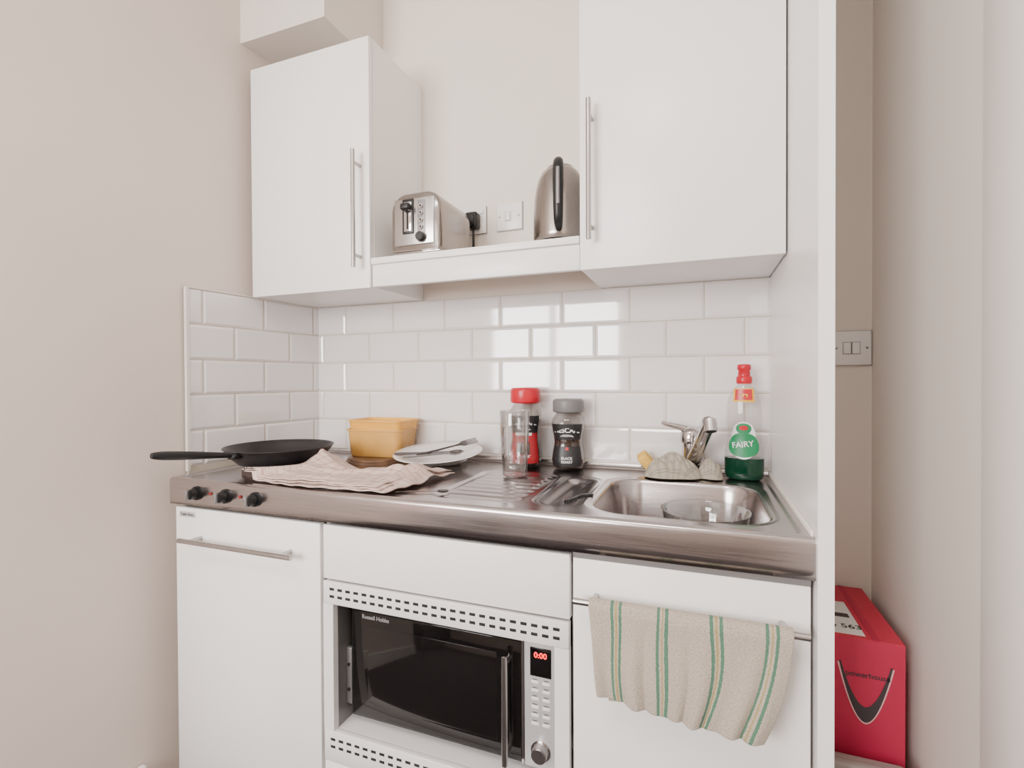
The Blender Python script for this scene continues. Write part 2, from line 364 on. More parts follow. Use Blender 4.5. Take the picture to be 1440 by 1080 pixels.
group('kitchen_base_cabinet',car)
fr=[box('cabinet_body',(.02,-.53,.115),(.485,-.03,.815),GREYM),box('side_l',(.001,-.53,0),(.016,-.02,ct),MEL),box('plinth',(.016,-.50,0),(.494,-.485,.105),MEL),box('rail_dark',(.017,-.525,.815),(.494,-.515,ct),DARK),
    box('door',(.012,-.553,.105),(.494,-.535,.822),MEL,.002),
    box('badge',(.028,-.5545,.798),(.085,-.553,.812),PANEL,.0005),text('badge_text','Caple Nova',.0095,FR(.057,-.5548,.805),INK)]
fr+= handle_h('handle',.072,.442,.748)
group('undercounter_fridge',fr)

# ------------------------------------------------------------------ microwave in its frame
fm=[];yf=-.556
fx0,fx1,fz0,fz1=.505,1.091,.274,.692; ox0,ox1,oz0,oz1=.533,1.062,.345,.640
fm+= [box('frame_top',(fx0,yf,oz1),(fx1,-.54,fz1),MWW,.002),box('frame_bottom',(fx0,yf,fz0),(fx1,-.54,oz0),MWW,.002),
      box('frame_left',(fx0,yf,oz0),(ox0,-.54,oz1),MWW),box('frame_right',(ox1,yf,oz0),(fx1,-.54,oz1),MWW),
      box('liner_left',(ox0-.004,-.54,oz0),(ox0,-.45,oz1),GREYM),box('liner_top',(ox0,-.54,oz1),(ox1,-.45,oz1+.003),DARK),box('liner_bottom',(ox0,-.54,oz0-.003),(ox1,-.30,oz0),MWW),box('liner_right',(ox1,-.54,oz0),(ox1+.003,-.45,oz1),MWW)]
def slots(z,n,x0,x1,w,h):
    out=[]
    for i in range(n):
        x=x0+(x1-x0)*i/(n-1); out.append(box('s',(x-w/2,yf-.0006,z-h/2),(x+w/2,yf+.001,z+h/2),DARK,.0012,1))
    return out
fm.append(join('vent_slots',slots(.6755,25,.530,1.066,.014,.0068)+slots(.6585,25,.530,1.066,.014,.0068)+slots(.326,25,.530,1.066,.014,.0068)+slots(.309,25,.530,1.066,.014,.0068)))
ym=-.515
fm+= [box('body',(.553,-.50,.357),(1.056,-.12,.632),DARK),box('bracket',(ox0,-.512,.385),(.549,-.50,.52),GREYM,.002),
      box('door',(.553,ym,.364),(.985,-.50,.622),BLK,.003),box('door_glass',(.558,ym-.003,.370),(.980,ym,.617),BLKG,.002),
      box('inner_window',(.60,ym-.0036,.40),(.925,ym-.0028,.585),mat('oven_window',(.006,.005,.005),.08,coat=.25),.0004),
      box('door_chrome',(.981,ym-.004,.364),(.986,ym,.622),CHROME),
      box('control_panel',(.987,ym-.004,.364),(1.054,-.50,.622),PANEL,.002),box('display',(1.000,ym-.0055,.553),(1.045,ym-.003,.612),BLKG,.001)]
for x,z in ((.5415,.42),(.5415,.48)): fm.append(cyl('screw',(x,-.512,z),(x,-.5145,z),.004,DARK))
fm.append(text('display_digits','0:00',.016,FR(1.0225,ym-.006,.597),REDLED))
for r in range(6):
    z=.540-.017*r
    for c in range(2):
        x=1.010+.024*c; fm.append(box('button',(x-.008,ym-.0048,z-.0035),(x+.008,ym-.0035,z+.0035),MWW,.0012,1)); fm.append(box('legend',(x-.005,ym-.0044,z+.0055),(x+.005,ym-.0038,z+.007),INK))
fm+= [cyl('dial',(1.022,ym-.004,.401),(1.022,ym-.022,.401),.0175,STEEL2,.0155,bevel=.0015),cyl('dial_ring',(1.022,ym-.004,.401),(1.022,ym-.0055,.401),.021,CHROME),
      cyl('handle_bar',(.955,ym-.034,.375),(.955,ym-.034,.600),.0065,STEEL2,bevel=.001),cyl('handle_post_a',(.955,ym,.395),(.955,ym-.034,.395),.005,STEEL2),cyl('handle_post_b',(.955,ym,.58),(.955,ym-.034,.58),.005,STEEL2),
      text('door_text','Russell Hobbs',.013,FR(.622,ym-.0034,.605),mat('print_grey',(.35,.35,.35),.5))]
group('built_in_microwave',fm)

# ------------------------------------------------------------------ wall cabinets and shelf
def handle_v(x,z0,z1,y):
    return [cyl('handle_bar',(x,y-.034,z0),(x,y-.034,z1),.0062,STEEL2,bevel=.001),cyl('handle_post_a',(x,y,z0+.035),(x,y-.034,z0+.035),.005,STEEL2),cyl('handle_post_b',(x,y,z1-.035),(x,y-.034,z1-.035),.005,STEEL2)]
def wallcab(x0,x1,hx,z0h,z1h):
    t=.016
    return [box('side_l',(x0,-.272,H+.001),(x0+t,-.001,ZT),MEL),box('side_r',(x1-t,-.272,H+.001),(x1,-.001,ZT),MEL),box('top',(x0+t,-.272,ZT-t),(x1-t,-.001,ZT),MEL),
            box('bottom',(x0+t,-.272,H+.001),(x1-t,-.001,H+t),MEL),box('back',(x0+t,-.012,H+t),(x1-t,-.006,ZT-t),MEL),box('shelf_inner',(x0+t,-.25,1.78),(x1-t,-.02,1.796),MEL),
            box('door',(x0+.0015,-U,H-.003),(x1-.0015,-.2735,ZT),MEL,.0012)]+handle_v(hx,z0h,z1h,-U)
group('wall_cabinet',wallcab(.0,C1,.416,1.475,1.805))
group('wall_cabinet',wallcab(C2,1.497,1.083,1.484,1.812))
group('open_shelf',[box('board',(C1+.001,-.290,ZS-.018),(C2-.001,-.001,ZS),MEL,.0012),box('apron',(C1+.001,-.283,H),(C2-.001,-.267,ZS-.0185),MEL,.001)])

# ------------------------------------------------------------------ sockets / switches
def plate(name,x0,x1,z0,z1,sw):
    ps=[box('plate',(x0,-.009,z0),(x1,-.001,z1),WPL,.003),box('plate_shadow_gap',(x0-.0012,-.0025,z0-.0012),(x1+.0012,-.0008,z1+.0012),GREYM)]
    zc=(z0+z1)/2
    for s in (x0+.010,x1-.010): ps.append(cyl('screw',(s,-.009,zc),(s,-.0105,zc),.0028,GREYM))
    for (a,b,h) in sw: ps.append(box('surround',(a-.002,-.0095,zc-h/2-.002),(b+.002,-.0085,zc+h/2+.002),MELE)); ps.append(box('rocker',(a,-.0125,zc-h/2),(b,-.009,zc+h/2),WPL,.0015))
    return group(name,ps)
plate('fused_switch',.721,.807,1.628,1.714,[(.752,.768,.026)])
plate('light_switch',1.6385,1.7245,1.189,1.275,[(1.664,1.680,.028),(1.683,1.699,.028)])
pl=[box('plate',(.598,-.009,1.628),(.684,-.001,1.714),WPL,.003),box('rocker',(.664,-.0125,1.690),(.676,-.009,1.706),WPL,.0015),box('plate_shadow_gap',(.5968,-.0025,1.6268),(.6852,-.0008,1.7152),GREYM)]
group('wall_socket',pl)
pg=[box('body',(.625,-.045,1.637),(.667,-.0095,1.690),BLK,.008,3),box('pin_collar',(.632,-.052,1.645),(.660,-.044,1.682),BLK,.004,2),tube('flex',[(.650,-.03,1.64),(.656,-.045,1.61),(.662,-.05,1.56),(.655,-.055,1.52),(.640,-.060,1.512)],.004,BLK)]
group('mains_plug',pg)

# ------------------------------------------------------------------ toaster
def toaster():
    x0,x1,y0,y1,z0,z1=.513,.668,-.283,-.085,ZS+.010,ZS+.172
    ps=[]
    sec=[]; r=.045
    for k in range(0,9):
        a=pi-k*pi/2/8; sec.append((x0+r+r*cos(a),z1-r+r*sin(a)))
    for k in range(0,9):
        a=pi/2-k*pi/2/8; sec.append((x1-r+r*cos(a),z1-r+r*sin(a)))
    sec=[(x0+.004,z0),(x0,z0+.01)]+sec+[(x1,z0+.01),(x1-.004,z0)]
    cx,cz=(x0+x1)/2,(z0+z1)/2
    ysec=[(y0,.93),(y0+.003,.965),(y0+.008,.99),(y0+.016,1),(y1-.016,1),(y1-.006,.98),(y1,.94)]
    V=[];F=[];n=len(sec)
    for y,s in ysec: V+=[(cx+(x-cx)*s,y,z0+(z-z0)*(s if z>z0+.02 else 1)) for x,z in sec]
    for i in range(len(ysec)-1):
        for k in range(n): k2=(k+1)%n; F.append((i*n+k,(i)*n+k2,(i+1)*n+k2,(i+1)*n+k))
    F+= [tuple(range(n)),tuple(reversed(range((len(ysec)-1)*n,len(ysec)*n)))]
    me=bpy.data.meshes.new('body'); me.from_pydata(V,[],F); bm=bmesh.new(); bm.from_mesh(me); bmesh.ops.recalc_face_normals(bm,faces=bm.faces); bm.to_mesh(me); bm.free()
    b=link(me,'body',STEELA,True); me.set_sharp_from_angle(angle=radians(50)); ps.append(b)
    ps.append(box('base',(x0+.004,y0+.006,ZS+.004),(x1-.004,y1-.004,z0+.002),CHROME,.003))
    for fx in (x0+.02,x1-.02):
        for fy in (y0+.03,y1-.03): ps.append(cyl('foot',(fx,fy,ZS+.0005),(fx,fy,ZS+.006),.008,BLK))
    for sx in (.042,.087): ps.append(box('slot',(x0+sx,y0+.035,z1-.002),(x0+sx+.026,y1-.03,z1+.0006),DARK,.002))
    bx=x0+.018
    ps.append(box('bezel',(x0+.012,y0-.003,z0+.014),(x1-.016,y0+.004,z1-.018),STEEL2,.008,3))
    ps.append(box('lever_slot_surround',(bx+.022,y0-.006,z0+.046),(bx+.058,y0-.001,z1-.020),BLK,.010,3))
    ps.append(box('lever_slot_inner',(bx+.028,y0-.0072,z0+.052),(bx+.052,y0-.004,z1-.028),CHROME,.006,3))
    ps.append(box('lever_slot',(bx+.037,y0-.0080,z0+.058),(bx+.043,y0-.006,z1-.034),DARK,.002,2))
    ps.append(box('lever',(bx+.026,y0-.026,z1-.054),(bx+.054,y0-.006,z1-.036),BLK,.005,3))
    ps.append(box('control_strip',(bx+.070,y0-.0045,z0+.020),(bx+.094,y0-.002,z1-.026),GREYM,.008,3))
    for i in range(4): ps.append(cyl('button_%d'%i,(bx+.082,y0-.004,z0+.118-.019*i),(bx+.082,y0-.0095,z0+.118-.019*i),.0065,CHROME,bevel=.001)); ps.append(cyl('legend_%d'%i,(bx+.082,y0-.0095,z0+.118-.019*i),(bx+.082,y0-.0098,z0+.118-.019*i),.003,BLK))
    ps.append(cyl('dial',(bx+.082,y0-.004,z0+.034),(bx+.082,y0-.018,z0+.034),.0135,BLK,.012,bevel=.001)); ps.append(cyl('dial_ring',(bx+.082,y0-.003,z0+.034),(bx+.082,y0-.006,z0+.034),.016,CHROME))
    return group('toaster',ps)
toaster()

# ------------------------------------------------------------------ kettle
kc=(.972,-.165,ZS); ks=.90
def kl(n,p,m): return lathe(n,[(r,z*ks) for r,z in p],kc,m)
kt=[kl('power_base',[(.072,.001),(.074,.006),(.074,.014),(.066,.018)],BLK),
    kl('body',[(.066,.018),(.072,.022),(.073,.04),(.0725,.10),(.070,.15),(.066,.18),(.060,.207),(.050,.230),(.038,.242)],STEELA),
    kl('lid',[(.040,.240),(.036,.247),(.020,.254),(.0,.256)],STEELA),kl('lid_knob',[(.009,.252),(.011,.262),(.007,.266),(0,.267)],BLK)]
ha=radians(-78); hd=Vector((cos(ha),sin(ha),0))
def hp(r,z): return tuple(Vector(kc)+hd*r+Vector((0,0,z*ks)))
kt.append(tube('handle',[hp(.045,.228),hp(.075,.236),hp(.097,.222),hp(.104,.18),hp(.103,.13),hp(.100,.08),hp(.090,.050),hp(.072,.045)],.0125,BLK,rs=[.7,1.0,1.1,1.15,1.05,1,.9,.7]))
kt.append(tube('handle_inlay',[hp(.111,.20),hp(.1165,.18),hp(.1155,.13),hp(.112,.10)],.005,GREYM))
sd=Vector((cos(ha+pi),sin(ha+pi),0))
kt.append(tube('spout',[tuple(Vector(kc)+sd*.05+Vector((0,0,.165))),tuple(Vector(kc)+sd*.068+Vector((0,0,.19))),tuple(Vector(kc)+sd*.078+Vector((0,0,.205)))],.016,STEELA,rs=[1.2,1,.7]))
group('electric_kettle',kt)

# ------------------------------------------------------------------ frying pan
pc=(.189,-.370,.9215)
pn=[lathe('pan_body',[(r*.97,z) for r,z in [(0,0),(.100,0),(.112,.003),(.128,.018),(.143,.036),(.150,.046),(.152,.047),(.151,.049),(.147,.048),(.140,.036),(.125,.018),(.108,.006),(.09,.004),(0,.004)]],pc,NONST,96,sharp=80)]
a=Vector((.187,-.512,.962)); b=Vector((.160,-.712,.988)); dd=(b-a)
pn.append(tube('handle',[tuple(a+dd*t) for t in (0,.2,.4,.6,.8,.95,1.0)],.0095,BLK,rs=[.75,.75,.95,1.1,1.15,1.05,.7]))
pn.append(box('handle_bracket',(.174,-.532,.952),(.200,-.502,.966),BLK,.004)); pn.append(cyl('rivet_a',(.178,-.507,.963),(.178,-.502,.963),.004,STEEL2)); pn.append(cyl('rivet_b',(.198,-.507,.963),(.198,-.502,.963),.004,STEEL2))
group('frying_pan',pn)

# ------------------------------------------------------------------ folded tea towel on worktop
def towel_flat():
    nu,nv=110,70
    A=Vector((.220,-.520,.910)); B=Vector((.368,-.345,.962)); E=Vector((.695,-.285,.909)); G=Vector((.640,-.530,.909))
    def layer(off,shift,grow,seed):
        P=np.zeros((nu,nv,3))
        for i in range(nu):
            u=i/(nu-1)
            for j in range(nv):
                v=j/(nv-1)
                p=(A*(1-u)+G*u)*(1-v)+(B*(1-u)+E*u)*v
                x=p.x+shift[0]+grow*(u-.5); y=p.y+shift[1]+grow*(v-.5)
                x+=.008*sin(5*v+seed)*u; y+=-.016*sin(pi*u)*(1-v)+.006*sin(9*u+seed)*(1-v)-.02*sin(pi*u)*v
                z=.906+off
                dpan=hypot(x-.189,y+.370)
                if dpan<.160:
                    k=.160/dpan; x=.189+(x-.189)*k; y=-.370+(y+.370)*k; dpan=.160
                lift=max(0,1-(dpan-.158)/.11)*max(0,min(1,(v-.15)*1.6)); z+=.046*lift**1.5
                z+= .010*exp(-(((v-.55-.25*(u-.5))/.06)**2))*float(sst(.15,.35,u)) + .008*exp(-(((v-.25+.1*u)/.05)**2))*(1-u)+.007*exp(-(((v-.80+.2*u)/.05)**2))
                z+= .003*sin(14*u+5*v+seed)*v+.0014*sin(31*v-9*u)+.0010*sin(43*u+12*v)
                z+= .024*exp(-((u-.80)/.06)**2-((v-.80)/.20)**2)+.018*exp(-((u-.93)/.04)**2-((v-.55)/.28)**2)
                if dpan<.170: z=max(z,.925+off)
                P[i,j]=(x,y,max(z,.9035+off))
        return P
    cr=(.78,.60,.52); pk=(.50,.23,.19)
    st=[(0,cr)]; k=.04
    while k<.97 and len(st)<29: st+=[(k,pk),(k+.012,cr)]; k+=.068
    M=uvramp('tea_towel_check',st,check=True,warp=.003,dark=.16)
    tops=[gridmesh('layer_low',layer(0,(.012,.0),.012,.3),M,.0025),gridmesh('layer_mid',layer(.0045,(-.002,.004),.0,1.9),M,.0025),gridmesh('layer_top',layer(.009,(0,.002),-.012,3.1),M,.0025)]
    return group('tea_towel',tops)
towel_flat()

# ------------------------------------------------------------------ hanging striped towel
def towel_hang():
    cr=(.52,.44,.36); gr=(.09,.22,.14); ye=(.44,.34,.14); st=[(0,cr)]
    for c in (.145,.40,.66,.905):
        st+=[(c-.030,gr),(c-.015,cr),(c-.005,ye),(c+.005,cr),(c+.014,gr),(c+.030,cr)]
    M=uvramp('towel_striped',st,warp=.004,dark=.19,weave=560,bumpd=.002)
    nu,nv=96,80; P=np.zeros((nu,nv,3)); zb=.752; yb=-.590
    for i in range(nu):
        u=i/(nu-1)
        lenF=.146+.014*u+.010*sin(2.2*u); lenB=.182-.055*u
        tot=lenF+lenB+.03
        for j in range(nv):
            v=j/(nv-1); s=v*tot
            fold=.0050*sin(u*17+.8)+.0028*sin(u*37+2)
            if s<lenB:
                k=(lenB-s)/lenB; y=yb+.0105+.004*k; z=zb-(lenB-s); drop=k
                y+=fold*k*.5
            elif s<lenB+.03:
                a=(s-lenB)/.03*pi; y=yb+.0105*cos(a); z=zb+.0100*sin(a); drop=0
            else:
                k=(s-lenB-.03)/lenF; y=yb-.0105-.012*k*sin(pi*min(1,k)*.7); z=zb-(s-lenB-.03); drop=k
                y+=-abs(fold)*k*2.0-.002
            x0=1.138+.022*drop-.004*sin(3*drop)+(.012*drop if s<lenB else 0); x1=1.462-.044*drop+.012*sin(pi*drop)
            x=x0+(x1-x0)*u+.003*sin(9*u+4*drop)
            z-= .006*sin(u*pi)*(1-drop)*(1 if drop>0 else 0)
            y=min(y,-.5575)
            P[i,j]=(x,y,z)
    o=gridmesh('towel_sheet',P,M,.0024,1)
    th=[]
    for k in range(9):
        x=1.405+.002*k; th.append(tube('thread_%d'%k,[(x,-.603,.596),(x+.002*sin(k),-.604,.586),(x+.004*cos(k*2),-.602,.579)],.0005,M,res=1))
    for k in range(5):
        x=1.166+.004*k; th.append(tube('thread_l%d'%k,[(x,-.603,.608),(x-.003,-.603,.601),(x-.004,-.601,.594)],.0005,M,res=1))
    return group('hand_towel',[o]+th)
towel_hang()

# ------------------------------------------------------------------ plastic tub
def rrect_loft(name,secs,c,m,rot=0.,seg=8,cap0=True,cap1=True):
    V=[];F=[];n=4*seg
    for hx,hy,r,z in secs:
        for q,(sx,sy) in enumerate(((1,1),(-1,1),(-1,-1),(1,-1))):
            for k in range(seg):
                a=q*pi/2+k*pi/2/(seg-1); x=sx*(hx-r)+r*cos(a); y=sy*(hy-r)+r*sin(a)
                V.append((c[0]+x*cos(rot)-y*sin(rot),c[1]+x*sin(rot)+y*cos(rot),c[2]+z))
    for i in range(len(secs)-1):
        for k in range(n): k2=(k+1)%n; F.append((i*n+k,i*n+k2,(i+1)*n+k2,(i+1)*n+k))
    if cap0: F.append(tuple(reversed(range(n))))
    if cap1: F.append(tuple(range((len(secs)-1)*n,len(secs)*n)))
    me=bpy.data.meshes.new(name); me.from_pydata(V,[],F); bm=bmesh.new(); bm.from_mesh(me); bmesh.ops.recalc_face_normals(bm,faces=bm.faces); bm.to_mesh(me); bm.free()
    o=link(me,name,m,True); me.set_sharp_from_angle(angle=radians(45)); return o
tc=(.345,-.092,.9110); tr=radians(6)
tb_=[rrect_loft('container',[(.086,.058,.02,0),(.090,.061,.022,.004),(.097,.067,.024,.082),(.100,.070,.024,.083),(.100,.070,.024,.089),(.095,.065,.022,.089),(.087,.058,.02,.008)],tc,YELL,tr),
     rrect_loft('contents',[(.080,.052,.02,.009),(.086,.057,.022,.050)],tc,YEL,tr),
     rrect_loft('snap_lid',[(.093,.063,.02,.086),(.098,.068,.024,.112),(.101,.071,.024,.113),(.101,.071,.024,.117),(.096,.066,.022,.117),(.092,.062,.018,.108)],(tc[0]+.004,tc[1],tc[2]),YEL,tr-.09)]
group('plastic_food_tub',tb_)

# ------------------------------------------------------------------ plate and cutlery (plate tips up at the back, resting on a saucer)
PM=Matrix.Translation((.588,-.155,.9165))@Matrix.Rotation(radians(6.3),4,'X')
pb=lathe('plate_body',[(.0,.001),(.075,.001),(.078,.003),(.086,.007),(.112,.017),(.131,.023),(.133,.0245),(.131,.026),(.110,.0205),(.086,.0105),(.07,.007),(0,.007)],(0,0,0),CER,96,sharp=80); pb.data.transform(PM)
group('dinner_plate',[pb])
sp_=lathe('saucer_body',[(0,.0),(.04,0),(.046,.002),(.062,.010),(.068,.014),(.066,.0155),(.045,.006),(0,.004)],(.592,-.120,.897),CER,64,sharp=80); group('saucer',[sp_])
def cut(kind,M):
    hnd=[(-.10,.006),(-.103,0),(-.10,-.006),(-.04,-.0035),(.02,-.0025)]
    if kind=='fork':
        pts=hnd+[(.035,-.005),(.045,-.011),(.092,-.011),(.092,-.0085),(.058,-.008),(.058,-.005),(.092,-.0045),(.092,-.002),(.058,-.0015),(.058,.0015),(.092,.002),(.092,.0045),(.058,.005),(.058,.008),(.092,.0085),(.092,.011),(.045,.011),(.035,.005),(.02,.0025),(-.04,.0035)]
        return flat('fork',pts,0,.0018,M,CUTL)
    if kind=='knife':
        pts=[(-.10,.007),(-.104,0),(-.10,-.007),(-.01,-.005),(0,-.008),(.08,-.009),(.105,-.003),(.11,.005),(0,.006),(-.01,.005)]
        return flat('knife',pts,0,.002,M,CUTL)
    o=lathe('bowl',[(0,-.003),(.006,-.0025),(.013,.001),(.0155,.0045),(.0145,.0045),(.012,.0015),(.006,-.0015),(0,-.002)],(0,0,0),CUTL,32,sx=1.45)
    o.data.transform(M@Matrix.Translation((.052,0,0)))
    h=flat('stem',hnd+[(.034,-.003),(.034,.003),(.02,.0025),(-.04,.0035)],.001,.003,M,CUTL); return join('spoon',[o,h])
def CM(x,y,z,ang,tilt=0.,sc=1.,base=PM,bank=0.): return base@Matrix.Translation((x,y,z))@Matrix.Rotation(ang,4,'Z')@Matrix.Rotation(tilt,4,'Y')@Matrix.Rotation(bank,4,'X')@Matrix.Scale(sc,4)
for n,k,M_ in (('dinner_fork','fork',CM(.032,.012,.036,radians(48),-.10,1.0,bank=.5)),('table_knife','knife',CM(-.015,-.035,.0275,radians(14),-.02,1.0,bank=.35)),
    ('table_spoon','spoon',CM(.030,-.055,.0300,radians(20),-.05,1.0,bank=.2)),('teaspoon','spoon',CM(.735,-.475,.8990,radians(22),0,.7,Matrix.Identity(4)))):
    o=cut(k,M_); o.name=n

# ------------------------------------------------------------------ glasses
gc=(.862,-.232,.9005)
gg=[lathe('glass_outer',[(0,0),(.030,0),(.033,.003),(.0355,.06),(.0385,.12),(.040,.172),(.0392,.1735),(.0382,.172),(.036,.12),(.033,.06),(.030,.014),(0,.012)],gc,GLASS,48,sharp=85)]
group('drinking_glass',gg)
gb_=[lathe('bowl_wall',[(0,0),(.045,0),(.050,.003),(.066,.04),(.080,.09),(.088,.132),(.091,.136),(.086,.134),(.077,.09),(.062,.04),(.046,.008),(0,.006)],(1.335,-.345,.7425),GLASS,64,sharp=85)]
group('glass_bowl',gb_)

# ------------------------------------------------------------------ coffee jars
def jar(x,y,hh,lid,lab,name,yaw,txt2,R):
    c=(x,y,ZC+.0)
    k=hh/.20
    prof=[(a_*R,b_) for a_,b_ in [(.030,.001),(.037,.003),(.0405,.010),(.0425,.022),(.040,.045),(.0365,.068),(.036,.078),(.037,.092),(.0415,.118),(.0425,.130),(.040,.143),(.034,.152),(.031,.158)]]
    ps=[lathe('glass_jar',[(a_,b_*k) for a_,b_ in prof],c,JARG,64,power=2.6,rot=yaw),
        lathe('coffee',[(max(0,a_-.0022),b_*k+.002) for a_,b_ in prof[:9]]+[(.0,.119*k)],c,COFR,64,power=2.6,rot=yaw),
        lathe('lid',[(.033*R,.160*k),(.0385*R,.163*k),(.0395*R,.166*k),(.0395*R,.191*k),(.038*R,.197*k),(.034*R,.200*k),(0,.200*k)],c,lid,64)]
    def sec(z):
        zz=z/k
        for (r0,z0),(r1,z1) in zip(prof,prof[1:]):
            if z0<=zz<=z1: return r0+(r1-r0)*(zz-z0)/(z1-z0)
        return .04
    def patch(nm,z0,z1,a0,a1,m,off=.0006):
        P=[]
        for i in range(25):
            a=a0+(a1-a0)*i/24; row=[]
            for j in range(13):
                z=z0+(z1-z0)*j/12; rr_=sec(z)+off; ca,sa=cos(a),sin(a); q=(abs(ca)**2.6+abs(sa)**2.6)**(-1/2.6)
                px,py=rr_*q*ca,rr_*q*sa; row.append((c[0]+px*cos(yaw)-py*sin(yaw),c[1]+px*sin(yaw)+py*cos(yaw),c[2]+z))
            P.append(row)
        return gridmesh(nm,np.array(P),m)
    f=-pi/2
    ps.append(patch('label_upper',.086*k,.130*k,f-.95,f+.95,LABK)); ps.append(patch('label_lower',.010*k,.066*k,f-.9,f+.9,lab))
    if lab is LABR: ps.append(patch('label_mid',.066*k,.086*k,f-.95,f+.95,LABR))
    def TM(r_,z,t): return Matrix.Translation((c[0],c[1],c[2]))@Matrix.Rotation(yaw,4,'Z')@Matrix.Translation((0,-r_,z*k))@Matrix.Rotation(radians(90-t),4,'X')
    ps.append(text('brand_text','NESCAFE',.0165*R,TM(sec(.112*k)+.0024,.112,6),LABW,bend=.052))
    ps.append(text('sub_text','ORIGINAL',.0085,TM(sec(.097*k)+.0020,.097,10),LABW,bend=.05))
    ps.append(text('blend_text',txt2,.0105,TM(sec(.028*k)+.0020,.028,0),LABW,bend=.055))
    if lab is LABR:
        ps.append(patch('mug_picture',.034*k,.062*k,f-.45,f+.35,COFR,.0012)); ps.append(patch('swirl_white',.080*k,.087*k,f-.6,f+.5,LABW,.001))
    else:
        ps.append(patch('label_red_dot',.056*k,.064*k,f-.10,f+.10,REDP,.0012))
    return group(name,ps)
jar(.835,-.066,.232,REDP,LABR,'coffee_jar',.25,'CLASSIC',1.14)
jar(.967,-.066,.200,GRYP,LABK,'coffee_jar',.15,'BLACK\nROAST',1.14)

# ------------------------------------------------------------------ mixer tap
tp=[lathe('base_flange',[(.030,0),(.030,.004),(.026,.010),(.024,.014)],(1.305,-.055,ZC-.002),CHROME),
    cyl('body',(1.305,-.055,.905),(1.305,-.058,.985),.0235,CHROME,.0245),
    lathe('cartridge_dome',[(.0255,0),(.027,.008),(.025,.028),(.019,.038),(.008,.043),(0,.044)],(1.302,-.058,.985),CHROME),
    tube('spout',[(1.307,-.060,.935),(1.318,-.085,.965),(1.330,-.118,1.000),(1.342,-.148,1.034),(1.348,-.166,1.050)],.0155,CHROME,rs=[1.35,1.2,1.1,1.1,1.15]),
    cyl('aerator',(1.348,-.164,1.056),(1.351,-.176,1.028),.0155,CHROME,.0145,bevel=.001),cyl('aerator_mesh',(1.351,-.176,1.0282),(1.3511,-.1764,1.0272),.011,DARK),
    tube('lever',[(1.298,-.058,1.018),(1.275,-.060,1.028),(1.250,-.064,1.031),(1.228,-.066,1.038)],.0070,CHROME,rs=[1.5,1.1,.9,.8])]
group('mixer_tap',tp)

# ------------------------------------------------------------------ dishcloth round the tap, sponge
def dishcloth():
    cr=(.56,.48,.38); gr=(.24,.23,.18); st=[(0,cr)]; k=.06
    while k<.97 and len(st)<29: st+=[(k,gr),(k+.016,cr),(k+.034,gr),(k+.05,cr)]; k+=.16
    M=uvramp('dishcloth_check',st,check=True,warp=.006,dark=.2)
    def lump(name,cx,cy,rx,ry,h,ph,n=100):
        P=np.zeros((n,n,3))
        for i in range(n):
            for j in range(n):
                a=(i/(n-1)*2-1); b=(j/(n-1)*2-1)
                u=a*sqrt(1-b*b/2); v=b*sqrt(1-a*a/2); r=hypot(u,v); th=atan2(v,u)
                R=1+.10*sin(2*th+ph)+.06*sin(3*th+2*ph)
                x=cx+rx*u*R; y=cy+ry*v*R
                env=max(0,1-r**3.2)
                w=.6*sin(2.3*v+ph)
                f1=.5+.5*sin((u+.5*v)*6.0+ph+w); f2=.5+.5*sin((v*1.1-u*.6)*5.0+ph*2+.9*sin(2.5*u))
                z=.900+h*env*(.70+.20*f1+.10*f2)
                z+=.0025*sin((u*1.4+v)*15+2*sin(3*v))*env
                dt=hypot(x-1.305,y+.055)
                if dt<.034 and dt>1e-4: x=1.305+(x-1.305)*.034/dt; y=-.055+(y+.055)*.034/dt
                P[i,j]=(x,min(y,-.018),max(z,.8995))
        return gridmesh(name,P,M,.002,1)
    return group('dishcloth',[lump('cloth_main',1.256,-.106,.066,.046,.062,.9),lump('cloth_tail',1.350,-.090,.030,.034,.052,2.1,60)])
dishcloth()
sp=box('kitchen_sponge',(1.190-.03,-.075,.8985),(1.190+.03,-.035,.928),SPONGE,.006,3,rot=Matrix.Rotation(.9,4,'Y')@Matrix.Rotation(.3,4,'Z')); sp.location.z=.012

# ------------------------------------------------------------------ washing-up liquid bottle
bc=(1.432,-.070,ZC-.0025); br=-.12
sy=.60
def bl(nm,prof,m,**k): return lathe(nm,prof,bc,m,64,sy=sy,rot=br,**k)
bo=[bl('bottle_shell',[(.0465,.055),(.0465,.06),(.043,.085),(.0385,.105),(.039,.125),(.042,.15),(.041,.185),(.036,.212),(.026,.232),(.0165,.242),(.0155,.250)],BOTTLE),
    bl('liquid_filled_base',[(.036,.0),(.043,.004),(.046,.015),(.0468,.056),(.0,.056)],GREEN),
    lathe('cap_collar',[(.0175,.246),(.019,.250),(.019,.262),(.016,.266)],bc,REDP),lathe('cap_spout',[(.015,.264),(.0135,.280),(.0165,.283),(.0165,.293),(.013,.296),(0,.296)],bc,REDP)]
def strip(nm,z0,z1,wa,m,off,shape=None):
    P=[]
    for i in range(33):
        t=i/32*2-1; a_=wa*t; hh=sqrt(max(0,1-t*t)) if shape=='oval' else 1; row=[]
        for j in range(9):
            s=j/8*2-1; z=(z0+z1)/2+(z1-z0)/2*s*hh
            pr=[(0.,.0465),(.06,.0465),(.085,.043),(.105,.0385),(.125,.039),(.15,.042),(.185,.041),(.212,.036),(.3,.03)]
            r_=np.interp(z,[q[0] for q in pr],[q[1] for q in pr])+off; th=-pi/2+a_
            x=r_*cos(th); y=(r_*sy+off*.6)*sin(th); row.append((bc[0]+x*cos(br)-y*sin(br),bc[1]+x*sin(br)+y*cos(br),bc[2]+z))
        P.append(row)
    return gridmesh(nm,np.array(P),m)
